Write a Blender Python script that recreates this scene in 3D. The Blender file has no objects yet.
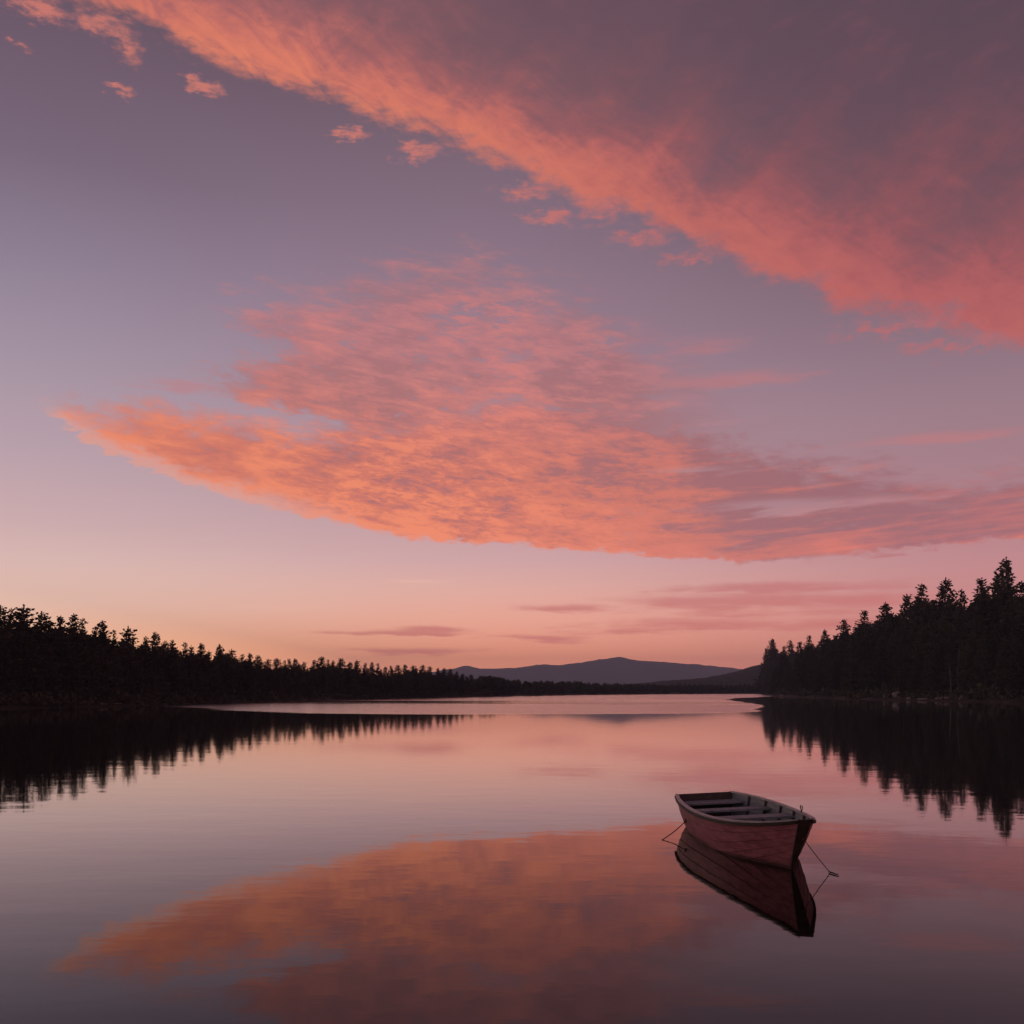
import bpy, bmesh, math, random
import numpy as np
from mathutils import Vector, Matrix

scene = bpy.context.scene
COL = scene.collection

# ------------------------------------------------------------------ camera
F = 1000.0          # focal length in units of 1/1024 of the picture width
CAM_H = 2.4         # eye height above the water
HORIZON = 690.0
cam_data = bpy.data.cameras.new("camera")
cam_data.sensor_width = 36.0
cam_data.lens = 36.0 * F / 1024.0
cam_data.shift_y = (HORIZON - 512.0) / 1024.0     # level camera with a rising front
cam_data.clip_start = 0.1
cam_data.clip_end = 40000.0
cam = bpy.data.objects.new("camera", cam_data)
cam.location = (0, 0, CAM_H)
cam.rotation_euler = (math.radians(90), 0, 0)
COL.objects.link(cam)
scene.camera = cam

scene.render.engine = 'CYCLES'
scene.cycles.use_denoising = True
scene.cycles.max_bounces = 8
scene.cycles.volume_bounces = 1
scene.cycles.sample_clamp_indirect = 4.0
scene.view_settings.view_transform = 'Standard'
scene.view_settings.look = 'None'
scene.view_settings.exposure = 0.0
scene.view_settings.gamma = 1.0


def lin(rgb):
    out = []
    for c in rgb:
        c = c / 255.0
        out.append(c / 12.92 if c <= 0.04045 else ((c + 0.055) / 1.055) ** 2.4)
    return (out[0], out[1], out[2], 1.0)


# ------------------------------------------------------------------ small node language
class S:
    """a shader socket with arithmetic"""
    def __init__(self, nt, sock):
        self.nt, self.s = nt, sock

    def _m(self, op, *args, clamp=False):
        n = self.nt.nodes.new('ShaderNodeMath')
        n.operation = op
        n.use_clamp = clamp
        for i, a in enumerate(args):
            if isinstance(a, S):
                self.nt.links.new(a.s, n.inputs[i])
            else:
                n.inputs[i].default_value = float(a)
        return S(self.nt, n.outputs[0])

    def __add__(self, o): return self._m('ADD', self, o)
    def __radd__(self, o): return self._m('ADD', o, self)
    def __sub__(self, o): return self._m('SUBTRACT', self, o)
    def __rsub__(self, o): return self._m('SUBTRACT', o, self)
    def __mul__(self, o): return self._m('MULTIPLY', self, o)
    def __rmul__(self, o): return self._m('MULTIPLY', o, self)
    def __truediv__(self, o): return self._m('DIVIDE', self, o)
    def __neg__(self): return self._m('MULTIPLY', self, -1.0)
    def max(self, o): return self._m('MAXIMUM', self, o)
    def min(self, o): return self._m('MINIMUM', self, o)
    def abs(self): return self._m('ABSOLUTE', self)
    def pow(self, o): return self._m('POWER', self, o)
    def exp(self): return self._m('EXPONENT', self)
    def sqrt(self): return self._m('SQRT', self)
    def clamp(self): return self._m('ADD', self, 0.0, clamp=True)

    def smooth(self, lo, hi, a=0.0, b=1.0):
        n = self.nt.nodes.new('ShaderNodeMapRange')
        n.interpolation_type = 'SMOOTHSTEP'
        self.nt.links.new(self.s, n.inputs['Value'])
        for k, v in (('From Min', lo), ('From Max', hi), ('To Min', a), ('To Max', b)):
            if isinstance(v, S):
                self.nt.links.new(v.s, n.inputs[k])
            else:
                n.inputs[k].default_value = v
        return S(self.nt, n.outputs['Result'])


class G:
    """helpers bound to one node tree"""
    def __init__(self, nt):
        self.nt = nt

    def new(self, t): return self.nt.nodes.new(t)
    def link(self, a, b): self.nt.links.new(a, b)

    def vec(self, x, y, z=0.0):
        n = self.new('ShaderNodeCombineXYZ')
        if z:
            x, y = x + 2.37 * z, y + 1.71 * z
        for i, v in enumerate((x, y)):
            if isinstance(v, S):
                self.link(v.s, n.inputs[i])
            else:
                n.inputs[i].default_value = v
        return n.outputs[0]

    def noise(self, vec, scale, detail=4.0, rough=0.55, dist=0.0, lac=2.0):
        n = self.new('ShaderNodeTexNoise')
        n.noise_dimensions = '2D'
        self.link(vec, n.inputs['Vector'])
        n.inputs['Scale'].default_value = scale
        n.inputs['Detail'].default_value = detail
        n.inputs['Roughness'].default_value = rough
        n.inputs['Lacunarity'].default_value = lac
        n.inputs['Distortion'].default_value = dist
        return S(self.nt, n.outputs[0])

    def curve(self, x, pts, lo, hi, ylo, yhi):
        """piecewise curve through (x, y) points"""
        xn = self.new('ShaderNodeMapRange')
        self.link(x.s, xn.inputs['Value'])
        xn.inputs['From Min'].default_value = lo
        xn.inputs['From Max'].default_value = hi
        n = self.new('ShaderNodeFloatCurve')
        cm = n.mapping
        cm.extend = 'HORIZONTAL'
        c = cm.curves[0]
        pts = sorted(((px - lo) / (hi - lo), (py - ylo) / (yhi - ylo)) for px, py in pts)
        c.points[0].location = pts[0]
        c.points[1].location = pts[-1]
        for p in pts[1:-1]:
            c.points.new(*p)
        cm.update()
        self.link(xn.outputs[0], n.inputs['Value'])
        r = S(self.nt, n.outputs[0])
        return r * (yhi - ylo) + ylo

    def ramp(self, x, stops):
        n = self.new('ShaderNodeValToRGB')
        n.color_ramp.interpolation = 'EASE' if False else 'LINEAR'
        els = n.color_ramp.elements
        stops = sorted(stops)
        els[0].position, els[0].color = stops[0]
        els[1].position, els[1].color = stops[-1]
        for p, c in stops[1:-1]:
            e = els.new(p)
            e.color = c
        self.link(x.s, n.inputs[0])
        return n.outputs[0]

    def mix(self, fac, a, b):
        n = self.new('ShaderNodeMix')
        n.data_type = 'RGBA'
        if isinstance(fac, S):
            self.link(fac.s, n.inputs[0])
        else:
            n.inputs[0].default_value = fac
        for v, k in ((a, 6), (b, 7)):
            if isinstance(v, tuple):
                n.inputs[k].default_value = v
            else:
                self.link(v, n.inputs[k])
        return n.outputs[2]


# ------------------------------------------------------------------ sky
def A_of(px): return math.atan((px - 512.0) / F)
def T_of(px, py): return (HORIZON - py) / F * math.cos(A_of(px))
def AT(pts): return [(A_of(x), T_of(x, y)) for x, y in pts]


def build_world():
    world = bpy.data.worlds.new("World")
    scene.world = world
    world.use_nodes = True
    nt = world.node_tree
    nt.nodes.clear()
    g = G(nt)
    out = g.new('ShaderNodeOutputWorld')
    bg = g.new('ShaderNodeBackground')
    g.link(bg.outputs[0], out.inputs['Surface'])

    tc = g.new('ShaderNodeTexCoord')
    sep = g.new('ShaderNodeSeparateXYZ')
    g.link(tc.outputs['Generated'], sep.inputs[0])
    x, y, z = (S(nt, sep.outputs[i]) for i in range(3))
    a = x._m('ARCTAN2', x, y)                      # azimuth, 0 straight ahead
    t = z / (x * x + y * y + 1e-6).sqrt()           # tangent of the elevation
    tp = t.max(0.0)

    LO, HI, TLO, THI = -0.62, 0.62, -0.1, 0.9

    # clear-sky gradient: three elevation ramps left, middle and right
    def column(px, stops):
        return g.ramp(tp / 0.9, [(min(1, max(0, T_of(px, py) / 0.9)), lin(c)) for py, c in stops])
    left = column(20, SKY_L)
    mid = column(500, SKY_M)
    right = column(1000, SKY_R)
    c = g.mix(a.smooth(A_of(-80), A_of(540)), left, mid)
    sky = g.mix(a.smooth(A_of(440), A_of(1060)), c, right)

    # a twilight scattering sky lies under everything, very dim with the sun at the horizon
    ni = g.new('ShaderNodeTexSky')
    ni.sky_type = 'NISHITA'
    ni.sun_disc = False
    ni.sun_elevation = math.radians(SUN_EL)
    ni.sun_rotation = math.radians(SUN_AZ)

    AL, AH = LO, HI
    # turbulence shared by the clouds (wider than tall, flattening to the horizon)
    pos = g.vec(a * 1.0, t * 1.9, 0.3)
    w1 = g.noise(pos, 7.0, 5, 0.6)
    w2 = g.noise(g.vec(a + 3.7, t * 1.9, 1.3), 8.0, 5, 0.6)
    w3 = g.noise(g.vec(a * 1.0, t * 2.4, 5.0), 38.0, 4, 0.65)
    w4 = g.noise(g.vec(a * 1.0 + 9.0, t * 2.4, 7.0), 46.0, 4, 0.65)

    # ---- high diagonal band
    aw = a + (w1 - 0.5) * 0.05 + (w3 - 0.5) * 0.016
    tw = t + (w2 - 0.5) * 0.055 + (w4 - 0.5) * 0.026
    e1 = g.curve(aw, AT(BAND_EDGE), AL, AH, TLO, THI)
    d1 = tw - e1
    # fibres running across the band
    u = a * 0.62 + t * 0.78
    v = a * 0.78 - t * 0.62
    fib = g.noise(g.vec(u * 1.6, v * 0.55, 2.0), 26.0, 5, 0.62, 0.6)
    soft = g.noise(g.vec(u * 0.5, v * 1.4, 4.0), 9.0, 5, 0.6, 0.3)
    grain = g.noise(g.vec(a, t * 1.5, 8.0), 60.0, 3, 0.6)
    dens1 = (d1 + (fib - 0.5) * 0.022).smooth(-0.004, 0.024)
    width = g.curve(a, [(A_of(-100), 0.095), (A_of(200), 0.10), (A_of(450), 0.10), (A_of(700), 0.115), (A_of(1024), 0.155), (A_of(1150), 0.16)], AL, AH, 0.0, 0.2)
    glow = (-(d1.max(0.0) * (1.2 - (soft - 0.5) * 0.8) / width).pow(1.15)).exp()
    lit = (glow * (0.97 + (fib - 0.5) * a.smooth(A_of(350), A_of(800), 1.15, 0.7) + (soft - 0.5) * 0.55 + (grain - 0.5) * 0.22)).clamp()
    hot = g.mix(a.smooth(A_of(250), A_of(950)), lin(BAND_HOT_L), lin(BAND_HOT_R))
    veil = g.mix(a.smooth(A_of(0), A_of(1000)), lin(VEIL_L), lin(VEIL_R))
    mid1 = g.mix(a.smooth(A_of(250), A_of(950)), lin(BAND_MID_L), lin(BAND_MID_R))
    bandc = g.mix(lit.smooth(0.0, 0.75), veil, mid1)
    bandc = g.mix(lit.smooth(0.4, 1.0), bandc, hot)
    cover1 = dens1 * (0.70 + (soft - 0.5) * 0.5 + lit * 0.5).clamp()
    # dim secondary streaks in the veil
    vs = g.noise(g.vec(a * 1.2 + t * 0.9, t * 3.2 - a * 0.9, 11.0), 13.0, 5, 0.6)
    bandc = g.mix(vs.smooth(0.5, 0.8) * 0.24 * (1.0 - lit), bandc, lin((150, 88, 92)))
    sky = g.mix(cover1, sky, bandc)

    # ---- ragged cloudlets hanging under the band
    def blobs(lst, aw_, tw_):
        m = None
        for px, py, rx, ry, k in lst:
            da = (aw_ - A_of(px)) / (rx / F)
            dt = (tw_ - T_of(px, py)) / (ry / F)
            b = (1.0 - (da * da + dt * dt).sqrt()) * k
            m = b if m is None else m.max(b)
        return m
    ab = a + (w3 - 0.5) * 0.035
    tb = t + (w4 - 0.5) * 0.03
    bl = blobs(CLOUDLETS, ab, tb) + (grain - 0.5) * 0.9 + (w3 - 0.5) * 0.6
    bm = bl.smooth(0.05, 0.7) * 0.85
    sky = g.mix(bm * bl.smooth(-0.1, 0.8, 0.5, 1.0), sky, g.mix(a.smooth(A_of(250), A_of(800)), lin((214, 126, 112)), lin((190, 110, 112))))

    # ---- main cloud
    aw = a + (w1 - 0.5) * 0.03 + (w3 - 0.5) * 0.03
    tw = t + (w2 - 0.5) * 0.012 + (w4 - 0.5) * 0.018 + (w3 - 0.5) * 0.006
    low = g.curve(aw, AT(MAIN_LOW), AL, AH, TLO, THI)
    tw2 = t + (w2 - 0.5) * 0.035 + (w4 - 0.5) * 0.03
    top = g.curve(aw, AT(MAIN_TOP), AL, AH, TLO, THI)
    lobe = g.curve(aw + (w2 - 0.5) * 0.05, AT(LOBE_TOP), AL, AH, TLO, THI)
    rip = g.noise(g.vec(a * 1.0 + t * 0.3, t * 3.6 + a * 0.35, 3.0), 22.0, 6, 0.64, 0.25)
    rip2 = g.noise(g.vec(a * 0.9 + t * 0.3, t * 3.0 + a * 0.2, 6.0), 88.0, 4, 0.66, 0.6)
    ripr = g.noise(g.vec(a * 0.62 + t * 0.2, t * 6.5 - a * 0.55, 13.0), 13.0, 5, 0.58, 0.15)
    lump = g.noise(g.vec(a * 1.0, t * 2.2, 9.0), 8.0, 4, 0.55, 0.3)
    dlow = tw - low
    dtop = top - tw2
    dlobe = lobe - tw2
    body = dlow.smooth(0.0, 0.006) * (dtop + (rip - 0.5) * 0.05).smooth(-0.012, 0.03)
    # upper lobe: open on its left, thin
    ledge = g.curve(t + (w1 - 0.5) * 0.05 + (w3 - 0.5) * 0.03,
                    [(T_of(px, py), A_of(px)) for px, py in LOBE_LEFT], 0.0, 0.6, -0.6, 0.6)
    dl = a - ledge
    lob = dlow.smooth(0.01, 0.04) * (dlobe + (rip - 0.5) * 0.1).smooth(-0.02, 0.06) * (dl + (rip - 0.5) * 0.12 + (rip2 - 0.5) * 0.05).smooth(-0.015, 0.055)
    rs = a.smooth(A_of(540), A_of(780))
    holes = ((rip + (ripr - rip) * rs - 0.5) * 1.3 + (rip2 - 0.5) * 0.7 * (1.0 - rs * 0.7) + (lump - 0.5) * 1.2 + 0.5)
    rightfade = a.smooth(A_of(560), A_of(760))
    lob = lob * holes.smooth(0.0, 0.45) * (1.0 - a.smooth(A_of(600), A_of(760)) * 0.85)
    rhole = holes.smooth(0.0, 0.36)
    body = body * (1.0 - rightfade * (1.0 - rhole) * 0.9)
    gaps = blobs([(785, 506, 110, 11, 1.0), (700, 470, 60, 7, 0.6), (870, 500, 80, 7, 0.7), (830, 452, 70, 8, 0.9), (905, 478, 60, 6, 0.8)], aw, t + (ripr - 0.5) * 0.02)
    gaps = (gaps + (ripr - 0.5) * 1.6).smooth(0.05, 0.8)
    body = body * (1.0 - gaps * 0.68)
    cover2 = body.max(lob * 0.9)
    # colour: orange near the lower edge and left, salmon above, mauve shadow patches on the right
    rim = (-(dlow.max(0.0) / 0.042)).exp()
    rip = rip + (ripr - rip) * rs
    ripm = a.smooth(A_of(220), A_of(400)) * (1.0 - dlow.smooth(0.05, 0.15) * 0.7) * (0.55 + (w1 - 0.5) * 2.0).clamp()
    tex = (rip - 0.5) * 2.4 + (rip2 - 0.5) * (ripm * 1.7 + 0.5) * (1.0 - rs * 0.75)
    tex = tex * a.smooth(A_of(60), A_of(380), 0.35, 1.0)
    warm = 0.50 - 0.09 + rim * 0.58 + tex * 0.9 - a.smooth(A_of(480), A_of(820)) * 0.52 - (lump - 0.5) * 1.4
    hi = g.mix(a.smooth(A_of(380), A_of(800)), lin(MAIN_HI_L), lin(MAIN_HI_R))
    hi = g.mix(dlow.smooth(0.03, 0.2), hi, lin(MAIN_HI_TOP))
    md = g.mix(dlow.smooth(0.04, 0.22), lin(MAIN_MID_LOW), lin(MAIN_MID_TOP))
    md = g.mix(a.smooth(A_of(600), A_of(1000)), md, lin(MAIN_MID_R))
    sh = g.mix(a.smooth(A_of(400), A_of(900)), lin(MAIN_SH_L), lin(MAIN_SH_R))
    cc = g.mix(warm.smooth(-0.05, 0.5), sh, md)
    cc = g.mix(warm.smooth(0.35, 1.05), cc, hi)
    fringe = (1.0 - (dlow + (rip - 0.5) * 0.02).smooth(0.006, 0.024)) * (1.0 - a.smooth(A_of(220), A_of(380)))
    cc = g.mix(fringe * 0.8, cc, lin((230, 166, 152)))
    alpha2 = cover2 * (1.0 - fringe * 0.22) * (0.97 - dlow.smooth(0.08, 0.26) * 0.22)
    # pale thin veil on the cloud's left lower fringe
    sky = g.mix(alpha2, sky, cc)

    # ---- streaks low over the hills, and a few faint high ones
    st = g.noise(g.vec(a * 0.55, t * 5.5, 15.0), 17.0, 5, 0.6)
    aws = a + (w1 - 0.5) * 0.08
    tws = t + (w2 - 0.5) * 0.010 + (st - 0.5) * 0.012
    sb = blobs(STREAKS, aws, tws)
    sm = (sb + (st - 0.5) * 1.5 + (w3 - 0.5) * 0.3).smooth(-0.05, 0.8)
    sky = g.mix(sm * 0.75, sky, g.mix(tp.smooth(0.05, 0.14), lin(STREAK_LOW), lin(STREAK_HIGH)))
    sb = blobs(PINK_STREAKS, aws, tws)
    sm = (sb + (st - 0.5) * 1.2 + (rip - 0.5) * 0.8).smooth(0.0, 0.8)
    sky = g.mix(sm * 0.42, sky, lin((205, 122, 120)))
    sb = blobs(PALE_STREAKS, a, t + (w2 - 0.5) * 0.006)
    sky = g.mix(sb.smooth(0.0, 1.0) * 0.35, sky, lin((244, 190, 170)))

    # the afterglow brightens towards the horizon
    boost = (-(tp / 0.092)).exp() * a.smooth(A_of(-100), A_of(620), 0.56, 1.22) + 1.0
    vm = g.new('ShaderNodeVectorMath'); vm.operation = 'SCALE'
    g.link(sky, vm.inputs[0]); g.link(boost.s, vm.inputs['Scale'])
    sky = vm.outputs[0]

    # below the horizon: dark ground tone
    sky = g.mix(t.smooth(-0.03, -0.002), lin((40, 30, 32)), sky)

    mx = g.new('ShaderNodeMix')
    mx.data_type = 'RGBA'
    mx.blend_type = 'ADD'
    mx.inputs[0].default_value = NISHITA
    g.link(sky, mx.inputs[6])
    g.link(ni.outputs[0], mx.inputs[7])
    g.link(mx.outputs[2], bg.inputs['Color'])
    bg.inputs['Strength'].default_value = 1.0


SUN_EL, SUN_AZ, NISHITA = 1.0, -40.0, 0.0004
SKY_L = [(690, (248, 170, 116)), (640, (249, 186, 142)), (600, (240, 198, 178)), (560, (230, 195, 187)),
         (520, (214, 181, 182)), (450, (193, 168, 178)), (350, (168, 152, 168)), (250, (145, 131, 151)),
         (150, (122, 106, 124)), (50, (112, 93, 110)), (-150, (86, 71, 86))]
SKY_M = [(690, (244, 142, 104)), (655, (243, 152, 115)), (620, (236, 166, 143)), (590, (224, 170, 157)),
         (560, (208, 165, 165)), (500, (188, 153, 161)), (350, (158, 132, 149)), (230, (138, 116, 133)),
         (100, (114, 93, 106)), (0, (98, 79, 92)), (-150, (76, 62, 74))]
SKY_R = [(690, (208, 118, 106)), (640, (206, 127, 116)), (600, (198, 130, 126)), (560, (190, 134, 136)),
         (480, (170, 128, 137)), (400, (157, 126, 137)), (350, (146, 119, 132)), (200, (112, 89, 100)),
         (50, (88, 72, 83)), (-150, (70, 58, 69))]
BAND_EDGE = [(-60, -60), (0, -25), (100, 10), (200, 62), (300, 98), (400, 132), (500, 168), (560, 195),
             (650, 232), (700, 254), (760, 276), (830, 303), (900, 325), (1024, 352), (1120, 380)]
BAND_HOT_L, BAND_HOT_R = (228, 130, 104), (190, 102, 101)
BAND_MID_L, BAND_MID_R = (196, 110, 104), (168, 92, 96)
VEIL_L, VEIL_R = (128, 92, 101), (94, 74, 87)
CLOUDLETS = [(122, 90, 14, 9, 0.8), (203, 87, 24, 12, 0.9), (100, 24, 56, 20, 0.6), (130, 50, 18, 20, 0.6), (40, 8, 50, 16, 0.7), (352, 133, 24, 11, 0.9), (420, 152, 32, 14, 0.8),
             (528, 193, 40, 14, 0.7), (552, 216, 32, 12, 0.85), (600, 212, 40, 16, 0.6), (640, 238, 44, 14, 0.65), (690, 258, 46, 12, 0.6), (24, 48, 12, 7, 0.6), (890, 328, 80, 12, 0.65), (960, 345, 70, 12, 0.6)]
MAIN_LOW = [(-60, 400), (25, 406), (52, 419), (90, 447), (170, 480), (250, 505), (350, 527), (430, 541), (520, 549),
            (620, 556), (700, 561), (780, 563), (860, 557), (940, 548), (1024, 540), (1120, 530)]
MAIN_TOP = [(-60, 412), (25, 410), (60, 402), (150, 407), (240, 416), (310, 420), (400, 408), (500, 390), (600, 398), (700, 424),
            (800, 449), (880, 464), (950, 482), (1024, 468), (1120, 455)]
LOBE_TOP = [(-60, 320), (205, 306), (300, 292), (350, 274), (440, 258), (520, 268), (620, 312), (700, 354), (770, 388), (850, 440), (1120, 500)]
LOBE_LEFT = [(215, 250), (206, 300), (222, 318), (262, 345), (212, 385), (290, 415), (330, 440), (330, 560)]
MAIN_HI_L, MAIN_HI_R, MAIN_HI_TOP = (244, 140, 104), (216, 120, 107), (224, 130, 120)
MAIN_MID_LOW, MAIN_MID_TOP, MAIN_MID_R = (210, 119, 102), (196, 122, 122), (180, 110, 112)
MAIN_SH_L, MAIN_SH_R = (178, 112, 110), (156, 105, 112)
STREAKS = [(790, 587, 150, 8, 1.0), (745, 604, 170, 15, 1.0), (690, 624, 150, 9, 0.8), (840, 600, 110, 9, 0.8), (400, 633, 85, 4, 1.0), (430, 629, 50, 4, 0.9),
           (400, 651, 100, 5, 0.9), (540, 638, 70, 5, 0.9), (560, 608, 80, 6, 0.8), (630, 632, 60, 5, 0.8), (895, 556, 24, 4, 1.0), (850, 624, 110, 8, 0.8)]
STREAK_LOW, STREAK_HIGH = (200, 112, 104), (182, 112, 114)
PINK_STREAKS = [(730, 380, 90, 14, 1.0), (940, 437, 70, 7, 0.9), (180, 385, 50, 10, 0.8), (700, 345, 70, 14, 0.6)]
PALE_STREAKS = [(415, 581, 50, 3, 1.0), (270, 608, 60, 3, 0.8), (60, 612, 70, 3, 0.5)]

HULL_A, HULL_B = (0.22, 0.075, 0.092), (0.41, 0.16, 0.185)
INS_A, INS_B = (0.11, 0.13, 0.14), (0.23, 0.27, 0.29)
HAZE = 1.95e-4

build_world()

# ------------------------------------------------------------------ sun (down at the horizon behind the left forest)
sun_data = bpy.data.lights.new("sun", 'SUN')
sun_data.energy = 0.12
sun_data.angle = math.radians(4.0)
sun_data.color = (1.0, 0.55, 0.36)
sun = bpy.data.objects.new("sun", sun_data)
_el, _az = math.radians(2.0), math.radians(SUN_AZ)
_dir = Vector((math.sin(_az) * math.cos(_el), math.cos(_az) * math.cos(_el), math.sin(_el)))
sun.rotation_euler = _dir.to_track_quat('Z', 'Y').to_euler()
COL.objects.link(sun)


# ------------------------------------------------------------------ object helpers
def mesh_obj(name, verts, faces, mats, parent=None, smooth=False, mat_idx=None):
    me = bpy.data.meshes.new(name)
    me.from_pydata([tuple(v) for v in verts], [], [tuple(f) for f in faces])
    for m in (mats if isinstance(mats, (list, tuple)) else [mats]):
        me.materials.append(m)
    if mat_idx is not None:
        me.polygons.foreach_set('material_index', np.asarray(mat_idx, dtype=np.int32))
    if smooth:
        me.polygons.foreach_set('use_smooth', np.ones(len(me.polygons), dtype=bool))
    me.update()
    ob = bpy.data.objects.new(name, me)
    COL.objects.link(ob)
    if parent is not None:
        ob.parent = parent
    return ob


def empty(name, loc, rz=0.0):
    o = bpy.data.objects.new(name, None)
    o.empty_display_size = 0.3
    o.location = loc
    o.rotation_euler = (0, 0, rz)
    COL.objects.link(o)
    return o


def tag(o, label=None, cat=None, group=None, kind=None):
    if label:
        o['label'] = label
    if cat:
        o['category'] = cat
    if group:
        o['group'] = group
    if kind:
        o['kind'] = kind
    return o


class MB:
    """collects plain shapes into one mesh"""
    def __init__(self):
        self.v, self.f, self.mi = [], [], []

    def add(self, verts, faces, mi=0):
        b = len(self.v)
        self.v += [tuple(p) for p in verts]
        self.f += [tuple(i + b for i in f) for f in faces]
        self.mi += [mi] * len(faces)

    def tube(self, pts, radii, n=8, mi=0, cap=True):
        pts = [Vector(p) for p in pts]
        if not isinstance(radii, (list, tuple)):
            radii = [radii] * len(pts)
        rings, faces = [], []
        for i, p in enumerate(pts):
            d = (pts[min(i + 1, len(pts) - 1)] - pts[max(i - 1, 0)]).normalized()
            up = Vector((0, 0, 1)) if abs(d.z) < 0.9 else Vector((1, 0, 0))
            a = d.cross(up).normalized()
            b = a.cross(d).normalized()
            for k in range(n):
                t = 2 * math.pi * k / n
                rings.append(p + (a * math.cos(t) + b * math.sin(t)) * radii[i])
        for i in range(len(pts) - 1):
            for k in range(n):
                k2 = (k + 1) % n
                faces.append((i * n + k, i * n + k2, (i + 1) * n + k2, (i + 1) * n + k))
        if cap:
            faces.append(tuple(range(n))[::-1])
            faces.append(tuple((len(pts) - 1) * n + k for k in range(n)))
        self.add(rings, faces, mi)

    def strip(self, rows, closed=False, mi=0):
        """a grid of points: list of equally long rows"""
        m = len(rows[0])
        v = [p for r in rows for p in r]
        f = []
        for i in range(len(rows) - 1):
            for k in range(m if closed else m - 1):
                k2 = (k + 1) % m
                f.append((i * m + k, i * m + k2, (i + 1) * m + k2, (i + 1) * m + k))
        self.add(v, f, mi)

    def beam(self, loops, mi=0):
        """closed cross-sections joined, ends capped"""
        m = len(loops[0])
        v = [p for r in loops for p in r]
        f = []
        for i in range(len(loops) - 1):
            for k in range(m):
                k2 = (k + 1) % m
                f.append((i * m + k, i * m + k2, (i + 1) * m + k2, (i + 1) * m + k))
        f.append(tuple(range(m))[::-1])
        f.append(tuple((len(loops) - 1) * m + k for k in range(m)))
        self.add(v, f, mi)

    def build(self, name, mats, parent=None, smooth=False):
        return mesh_obj(name, self.v, self.f, mats, parent, smooth, self.mi)


def material(name, build):
    m = bpy.data.materials.new(name)
    m.use_nodes = True
    nt = m.node_tree
    build(G(nt), nt.nodes['Principled BSDF'], nt.nodes['Material Output'])
    return m


def noise_mat(name, c1, c2, scale=4.0, rough=0.8, stretch=(1, 1, 1), bump=0.0, spec=0.3, per_object=0.0, detail=5):
    def b(g, p, out):
        tc = g.new('ShaderNodeTexCoord')
        mp = g.new('ShaderNodeMapping')
        mp.inputs['Scale'].default_value = stretch
        g.link(tc.outputs['Object'], mp.inputs['Vector'])
        n = g.new('ShaderNodeTexNoise')
        n.inputs['Scale'].default_value = scale
        n.inputs['Detail'].default_value = detail
        n.inputs['Roughness'].default_value = 0.62
        g.link(mp.outputs[0], n.inputs['Vector'])
        f = S(g.nt, n.outputs[0]).smooth(0.3, 0.7)
        col = g.mix(f, (*c1, 1), (*c2, 1))
        if per_object:
            oi = g.new('ShaderNodeObjectInfo')
            hs = g.new('ShaderNodeHueSaturation')
            r = S(g.nt, oi.outputs['Random'])
            g.link((r * per_object + (1 - per_object / 2)).s, hs.inputs['Value'])
            g.link((r * 0.05 + 0.475).s, hs.inputs['Hue'])
            g.link(col, hs.inputs['Color'])
            col = hs.outputs[0]
        g.link(col, p.inputs['Base Color'])
        p.inputs['Roughness'].default_value = rough
        p.inputs['Specular IOR Level'].default_value = spec
        if bump:
            bn = g.new('ShaderNodeBump')
            bn.inputs['Distance'].default_value = bump
            bn.inputs['Strength'].default_value = 1.0
            g.link(n.outputs[0], bn.inputs['Height'])
            g.link(bn.outputs[0], p.inputs['Normal'])
    return material(name, b)


M_FOLIAGE = noise_mat('conifer_needles', (0.030, 0.034, 0.021), (0.070, 0.068, 0.040), 0.7, 0.85, spec=0.15, per_object=0.7, detail=2)
M_BARK = noise_mat('conifer_bark', (0.06, 0.045, 0.036), (0.17, 0.13, 0.105), 3.0, 0.9, (1, 1, 0.2), spec=0.1, per_object=0.5)
M_SOIL = noise_mat('bank_soil', (0.030, 0.026, 0.020), (0.075, 0.062, 0.046), 0.25, 0.95, spec=0.1)
M_ROCK = noise_mat('shore_rock', (0.10, 0.095, 0.09), (0.30, 0.28, 0.26), 2.2, 0.85, bump=0.05, spec=0.3)
M_DRIFT = noise_mat('driftwood', (0.12, 0.10, 0.085), (0.28, 0.24, 0.20), 3.0, 0.85, (0.3, 3, 3), spec=0.2)
M_DEADWOOD = noise_mat('dead_bark', (0.07, 0.058, 0.05), (0.20, 0.17, 0.145), 1.2, 0.9, (2, 2, 0.5), spec=0.1)
M_RIDGE = noise_mat('wooded_ridge', (0.026, 0.032, 0.030), (0.075, 0.078, 0.068), 0.006, 0.95, spec=0.05)
M_HILL = noise_mat('wooded_hillside', (0.014, 0.020, 0.019), (0.034, 0.038, 0.034), 0.05, 0.95, spec=0.05)


# ------------------------------------------------------------------ lake outline and banks
LAKE = np.array([(-120, -60), (-112, 20), (-97, 70), (-80, 100), (-66, 126), (-55.5, 150), (-50.5, 192), (-41, 253),
                 (-20, 320), (3, 400), (39, 500), (68, 545), (110, 600), (157, 635), (230, 640), (245, 560),
                 (170, 500), (119, 476), (112, 440), (104, 400), (94, 330), (90, 280), (90, 240), (97, 190), (112, 150),
                 (142, 100), (152, 20), (152, -60)], float)


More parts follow.
